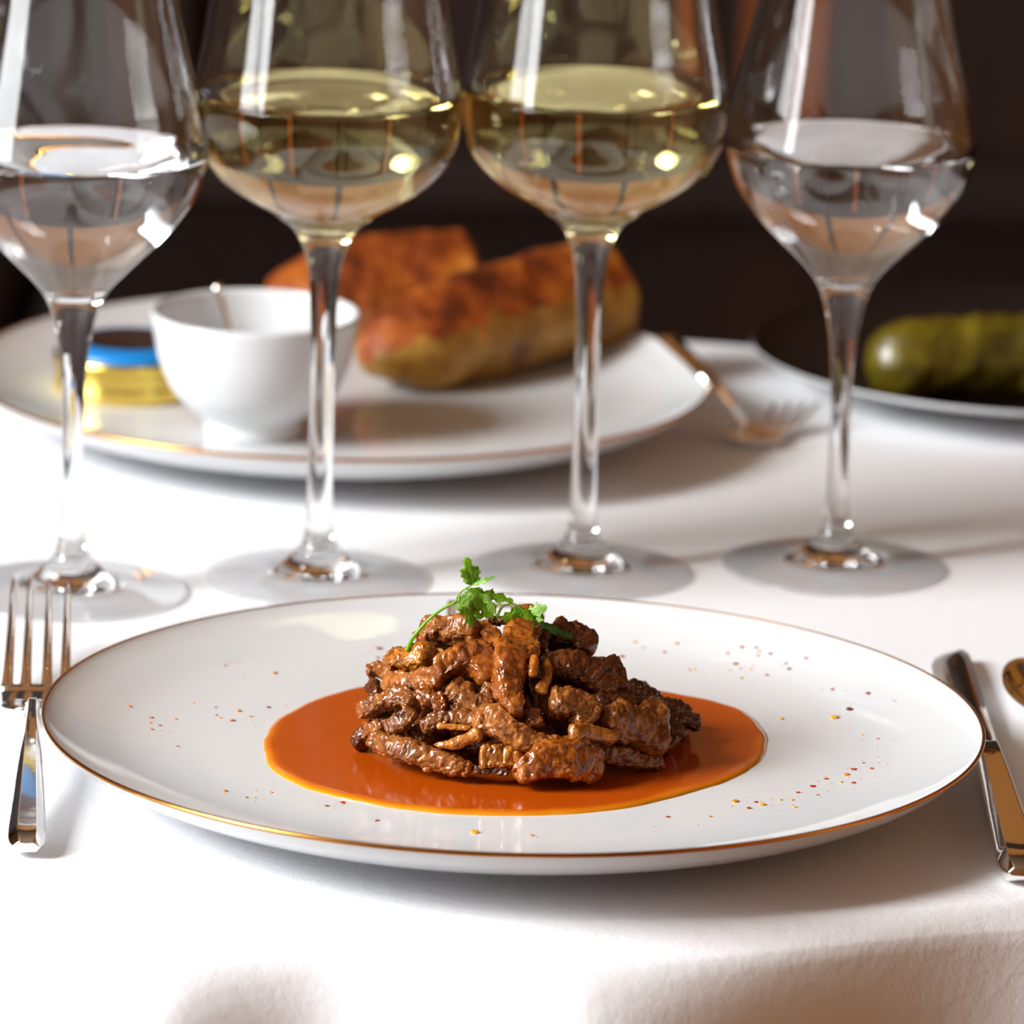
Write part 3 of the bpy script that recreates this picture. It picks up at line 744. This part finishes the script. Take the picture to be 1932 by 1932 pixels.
# handle section: flat top facet with bevelled flanks
def facet_sweep(path, W, T, up, name, m, parent, bev=.45):
    V, Fc = [], []; n = len(path)
    prof = [(-1, -.2), (-1, .15), (-bev, 1), (0, .90), (bev, 1), (1, .15), (1, -.2), (.7, -1), (-.7, -1)]
    for i, p in enumerate(path):
        t = (path[min(n-1, i+1)]-path[max(0, i-1)]).normalized(); u = (up-t*up.dot(t)).normalized(); s = t.cross(u)
        for x, y in prof: V.append(p+s*x*W[i]+u*y*T[i])
    k = len(prof)
    for i in range(n-1):
        for j in range(k): Fc.append((i*k+j, (i+1)*k+j, (i+1)*k+(j+1) % k, i*k+(j+1) % k))
    Fc += [tuple(range(k)), tuple(reversed(range((n-1)*k, n*k)))]
    o = obj(name, V, Fc, m, parent); b = o.modifiers.new('bevel', 'BEVEL'); b.width = .0007; b.segments = 3; b.limit_method = 'ANGLE'; b.angle_limit = .35
    return o
facet_sweep(path, Wd, Th, Vector((0, 0, 1)), 'handle', M_silver, fk, .5)
# head plate and four tines
hb = at(62, 1334, .006); ht = at(64, 1300, .0035)
N0 = E1; 
S0 = at(65, 1300, .0045)
hw = .0103
cen_l = [at(62, 1340, .0085), at(62, 1336, .0070), at(63, 1326, .0052), at(64, 1312, .0042), at(65, 1297, .0045)]
pp = catmull(cen_l, 16)
hwid = [interp(i/15, [0, .12, .22, .35, .5, 1], [.0040, .0080, .0100, .0106, .0107, .0107]) for i in range(16)]
V, Fc = [], []
v_, f_ = sweep(pp, hwid, [.0012]*16, Vector((0, 0, 1)), 24, 3.0)
obj('head', v_, f_, M_silver, fk)
bases = [(12, 1300), (50, 1303), (84, 1303), (120, 1300)]; tips = [(26, 1089), (57, 1090), (93, 1091), (128, 1092)]
bases = [(13, 1302), (48, 1302), (88, 1302), (122, 1302)]
for (bx, by), (tx, ty) in zip(bases, tips):
    A = at(bx, by, .0044); B = at(tx, ty, .024)
    m1 = A.lerp(B, .33); m1.z = .0070; m2 = A.lerp(B, .68); m2.z = .0140
    path = catmull([A, m1, m2, B], 30)
    W_ = [interp(i/29, [0, .1, .5, .9, 1], [.0024, .0020, .0015, .0009, .0004]) for i in range(30)]
    T_ = [interp(i/29, [0, .1, .5, .9, 1], [.0011, .0011, .0010, .0008, .0003]) for i in range(30)]
    v_, f_ = sweep(path, W_, T_, Vector((0, 0, 1)), 12, 3.0); obj('tine', v_, f_, M_silver, fk)

# ------------------------------------------------------------------ knife and spoon at the right
kA = at(1932, 1648, .005); kB = at(1863, 1412, .0055); kT = at(1800, 1231, .0035)
kn = empty('dinner_knife', (kA.x, kA.y, 0), 'silver dinner knife right of the plate with faceted handle', 'knife')
path = catmull([kA, kA.lerp(kB, .33), kA.lerp(kB, .66), kB], 40); ts = [i/39 for i in range(40)]
Wd = [interp(t, [0, .03, .07, .12, .5, .9, 1], [.0045, .0066, .0072, .0070, .0060, .0048, .0044]) for t in ts]
Th = [interp(t, [0, .03, .07, .12, .9, 1], [.0018, .0038, .0046, .0040, .0036, .0030]) for t in ts]
facet_sweep(path, Wd, Th, Vector((0, 0, 1)), 'handle', M_silver, kn, .62)
dk = (kT-kB); dk.z = 0; Lk = dk.length; dk.normalize(); sk = Vector((dk.y, -dk.x, 0))
# blade outline (t along, left, right) in metres across
bo = [(0, -.0042, .0042), (.06, -.0052, .0034), (.2, -.0080, .0036), (.45, -.0095, .0040), (.7, -.0098, .0044), (.85, -.0092, .0046), (.93, -.0070, .0046), (.98, -.0040, .0042), (1.0, -.0008, .0034)]
V, Fc = [], []
for i in range(33):
    t = i/32; l = interp(t, [b[0] for b in bo], [b[1] for b in bo]); r = interp(t, [b[0] for b in bo], [b[2] for b in bo])
    c = kB+dk*Lk*t; c.z = .0058-.002*t
    for s, zz in ((l, 0), (l*.4+r*.6, .0007), (r, .0006), (r, -.0006), (l*.4+r*.6, -.0007)): V.append(c+sk*s+Vector((0, 0, zz)))
for i in range(32):
    for j in range(5): Fc.append((i*5+j, (i+1)*5+j, (i+1)*5+(j+1) % 5, i*5+(j+1) % 5))
Fc += [tuple(range(5)), tuple(reversed(range(160, 165)))]
obj('blade', V, Fc, M_silver, kn)
hm = at(1863, 1416, .0090)
v_, f_ = lathe([(.0022, 0), (.0026, .0003), (.0030, 0)], 32)
V = [hm+dk*(y*.55)+sk*x+Vector((0, 0, z)) for x, y, z in v_]; obj('hallmark', V, f_, M_gold, kn)

sA = at(2020, 1650, .004)
spn = empty('soup_spoon', (sA.x, sA.y, 0), 'silver spoon at the right edge beside the knife', 'spoon')
bc = at(1962, 1292, .008)
ax = Vector((-.10, 1, 0)).normalized(); sx_ = Vector((ax.y, -ax.x, 0))
V, Fc = [], []; nr_, ns_ = 12, 48
for lay, off in ((0, 0), (1, -.0010)):
    for i in range(nr_+1):
        rr = i/nr_
        for k in range(ns_):
            a = 2*PI*k/ns_; xx = math.cos(a)*.0118*rr*(1-.12*math.sin(a)); yy = math.sin(a)*.033*rr
            V.append(bc+sx_*xx+ax*yy+Vector((0, 0, (-.0072+.0072*rr**2.2)+off*(1-.3*rr))))
for lay in (0, 1):
    b0 = lay*(nr_+1)*ns_
    for i in range(nr_):
        for k in range(ns_):
            q = (b0+i*ns_+k, b0+(i+1)*ns_+k, b0+(i+1)*ns_+(k+1) % ns_, b0+i*ns_+(k+1) % ns_)
            Fc.append(q if lay == 0 else tuple(reversed(q)))
for k in range(ns_):
    Fc.append((nr_*ns_+k, (2*nr_+1)*ns_+k, (2*nr_+1)*ns_+(k+1) % ns_, nr_*ns_+(k+1) % ns_))
obj('bowl', V, Fc, M_silver, spn)
hs = bc-ax*.032; path = catmull([sA, sA.lerp(hs, .5)+Vector((0, 0, .005)), hs+Vector((0, 0, .004)), hs+ax*.003], 30)
v_, f_ = sweep(path, [interp(i/29, [0, .1, .6, 1], [.005, .0056, .0035, .0022]) for i in range(30)], [.0018]*30, Vector((0, 0, 1)), 16, 2.6)
obj('handle', v_, f_, M_silver, spn)

# ------------------------------------------------------------------ things on the back plate
ZP2 = ZFL*S2+.0005
def footed_bowl():
    c = at(478, 818, ZP2)
    o_ = empty('dip_bowl', c, 'small white footed bowl on the back plate beside the gold tin', 'bowl')
    out = profile_smooth([(.0178, 0), (.0180, .0030), (.0186, .0062), (.0235, .0100), (.0300, .0165), (.0345, .0260), (.0368, .0360), (.0384, .0455)], 30)
    inn = [(r-.0022, z) for r, z in out if z > .014]
    pr = [(0, .0012), (.0160, .0010)] + out + [(.0380, .0462), (.0372, .0464), (.0364, .0458)] + list(reversed(inn)) + [(.02, .0112), (0, .0100)]
    lathe_part('bowl_body', pr, M_porc, o_, rev=False)
    return c
cb = footed_bowl()
s0 = cb+Vector((-.004, .006, .014)); s1 = at_y(411, 545, cb.y+.012)
ss = empty('small_spoon', s0, 'slim silver spoon standing in the white footed bowl', 'spoon')
path = catmull([s0, s0.lerp(s1, .5)+Vector((.001, 0, 0)), s1], 20)
v_, f_ = sweep(path, [.0013]*19+[.0016], [.0011]*19+[.0014], Vector((0, -1, 0)), 12); obj('handle', v_, f_, M_silver, ss)
def ball(c, r, sx=1, sy=1, sz=1):
    V, Fc = [], []
    for i in range(13):
        for k in range(20):
            ph = PI*i/12; a = 2*PI*k/20; V.append(c+Vector((math.sin(ph)*math.cos(a)*r*sx, math.sin(ph)*math.sin(a)*r*sy, math.cos(ph)*r*sz)))
    for i in range(12):
        for k in range(20): Fc.append((i*20+k, (i+1)*20+k, (i+1)*20+(k+1) % 20, i*20+(k+1) % 20))
    return V, Fc
v_, f_ = ball(s1, .0022); obj('finial', v_, f_, M_silver, ss)
v_, f_ = ball(s0+Vector((0, 0, .001)), .007, 1, .8, .35); obj('bowl', v_, f_, M_silver, ss)

ct = at(243, 737, ZP2)
tn = empty('round_tin', ct, 'small round gold tin with a bright blue lid on the back plate', 'tin')
lathe_part('tin_body', [(0, 0), (.0262, 0), (.0275, .0006), (.0280, .0018), (.0276, .0030), (.0282, .0044), (.0276, .0060), (.0276, .0085), (.0282, .0098), (.0276, .0112), (.0278, .0120)], M_tin, tn, rev=False)
lathe_part('lid', [(.0278, .0120), (.0285, .0126), (.0285, .0150), (.0278, .0156), (.0268, .0158)], M_tin, tn, rev=False)
lathe_part('lid_band', [(.0268, .0158), (.0264, .0172), (.0240, .0190), (.0205, .0200), (.0190, .0200)], M_blue, tn, rev=False)
lathe_part('lid_centre', [(.0190, .0200), (.0180, .0194), (0, .0193)], M_lidd, tn, rev=False)

def bread(name, pts, W, T, seed, label, ends, lim):
    """half-moon piece: crust on top, golden crumb side below towards the viewer"""
    P = [Vector(p) for p in pts]; n = 60; path = catmull(P, n); base = P[0].copy(); base.z = ZP2
    root = empty(name, base, label, 'bread', 'crusty bread pieces on the back plate')
    sv = Vector((seed, seed*2, 1)); Wn, Tn = [], []
    for i in range(n):
        t = i/(n-1); e = min(1, t/ends[0])**.5 if t < ends[0] else (min(1, (1-t)/ends[1])**.5 if t > 1-ends[1] else 1)
        Wn.append(W*(.25+.75*e)); Tn.append(T*(.25+.75*e)*interp(t, [0, .35, .8, 1], [.75, 1.0, 1.0, .85]))
    def fn(q, nn, t, a):
        c = path[min(n-1, int(round(t*(n-1))))]; s = math.sin(a)
        if s > 0: q = Vector((c.x+(q.x-c.x)*(1-.72*s), c.y+(q.y-c.y)*(1-.72*s)+.004*s, q.z))
        return q+nn*(.0018*noise.noise(q*60+sv)+.0008*noise.noise(q*260+sv))
    V, Fc = sweep(path, Wn, Tn, Vector((0, 0, 1)), 44, 3.0, True, fn)
    V = [Vector((v.x, v.y, max(v.z, ZP2+.0004))) for v in V]
    seg = 44
    top, bot = [], []
    for f in Fc:
        if len(f) > 4: top.append(f); continue
        a = 2*PI*((f[0] % seg)+.5)/seg; s = math.sin(a+.25*noise.noise(Vector((f[0]//seg*.25, seed, 0)))); c = math.cos(a)
        (bot if (s < lim) else top).append(f)
    def sub(fs):
        ids = sorted({i for f in fs for i in f}); mp = {i: k for k, i in enumerate(ids)}
        return [V[i] for i in ids], [tuple(mp[i] for i in f) for f in fs]
    v_, f_ = sub(top); obj('crust', v_, f_, M_crust, root); v_, f_ = sub(bot); obj('crumb', v_, f_, M_crumb, root)
    return root
A = at(690, 742, ZP2); B = at(1160, 655, ZP2)
hz = .0150
bread('bread_piece', [A+Vector((0, 0, hz)), A.lerp(B, .33)+Vector((0, -.003, hz+.004)), A.lerp(B, .68)+Vector((0, -.002, hz+.0075)), B+Vector((-.001, .0, hz+.0095))], .0200, .0205, 3,
      'golden-brown crusty bread piece in front, yellow side showing', (.16, .05), .15)
A = at(500, 640, ZP2); B = at(895, 622, ZP2)
bread('bread_piece', [A+Vector((0, 0, .0165)), A.lerp(B, .5)+Vector((0, .002, .0185)), B+Vector((0, .004, .0215))], .018, .0200, 8,
      'darker reddish crusty bread piece standing behind the golden one', (.30, .06), -.55)

# ------------------------------------------------------------------ fork beyond the back plate
Q = [at(1262, 640, .030), at(1325, 702, .026), at(1375, 758, .016), at(1402, 800, .006), at(1418, 816, .004)]
f2 = empty('side_fork', (Q[3].x, Q[3].y, 0), 'silver fork lying beyond the right rim of the back plate', 'fork')
path = catmull(Q, 30); v_, f_ = sweep(path, [interp(i/29, [0, .5, .8, 1], [.0050, .0036, .0028, .0060]) for i in range(30)], [.0017]*30, Vector((.3, -.5, .8)), 14, 2.6)
obj('handle', v_, f_, M_silver, f2)
hp = catmull([at(1400, 812, .004), at(1420, 822, .0035), at(1440, 815, .004)], 12)
v_, f_ = sweep(hp, [.0060, .0088, .0100, .0104, .0106, .0106, .0106, .0106, .0106, .0106, .0104, .0100], [.0012]*12, Vector((0, 0, 1)), 18, 3); obj('head', v_, f_, M_silver, f2)
for k in range(4):
    b0 = at(1425+13*k, 832-13*k*.5+2, .004); t0 = at(1462+28*k, 764-1*k, .010)
    m0 = b0.lerp(t0, .5); m0.z = .0045
    v_, f_ = sweep(catmull([b0, m0, t0], 16), [interp(i/15, [0, 1], [.0019, .0009]) for i in range(16)], [.0009]*16, Vector((0, 0, 1)), 10, 3); obj('tine', v_, f_, M_silver, f2)

# ------------------------------------------------------------------ pickle on its dark plate
cp = at(1949, 658, .016)
RPK = .110
pp_ = empty('side_plate', (cp.x, cp.y, .0003), 'dark glazed plate with white rim under the pickle', 'plate')
lathe_part('rim', [(0, .0030), (.052, .0030), (.054, .0004), (.056, .0004), (.058, .0040), (.085, .0085), (.103, .0128), (RPK, .0160), (RPK-.0001, .0166)], M_porc, pp_, rev=False)
lathe_part('glaze', [(RPK-.0001, .0166), (RPK-.0008, .0171), (RPK-.0020, .0168), (RPK-.004, .0152), (.100, .0125), (.080, .0085), (.058, .0062), (0, .0060)], M_dark, pp_, rev=False)
A = at(1650, 700, .012); 
zp = .0212
PA = at_y(1634, 672, cp.y-.058); PA.z = zp
n = 50; PB_ = PA+Vector((.105, .012, .001)); path = catmull([PA, PA.lerp(PB_, .5)+Vector((0, .006, .002)), PB_], n)
rad = [0.0150*(1-(1-min(1, min(i/(n-1), 1-i/(n-1))/.16))**2)**.5+.0006 for i in range(n)]
def fnp(q, nn, t, a): return q+nn*(.0012*noise.noise(q*150)+.0009*max(0, noise.noise(q*380)))
v_, f_ = sweep(path, rad, rad, Vector((0, 0, 1)), 40, 2, True, fnp)
pk = obj('pickle', v_, f_, M_pickle, origin=((PA.x+PB_.x)/2, (PA.y+PB_.y)/2, min(v.z for v in v_)))
tag(pk, 'large green pickled gherkin lying on the dark plate', 'pickle')
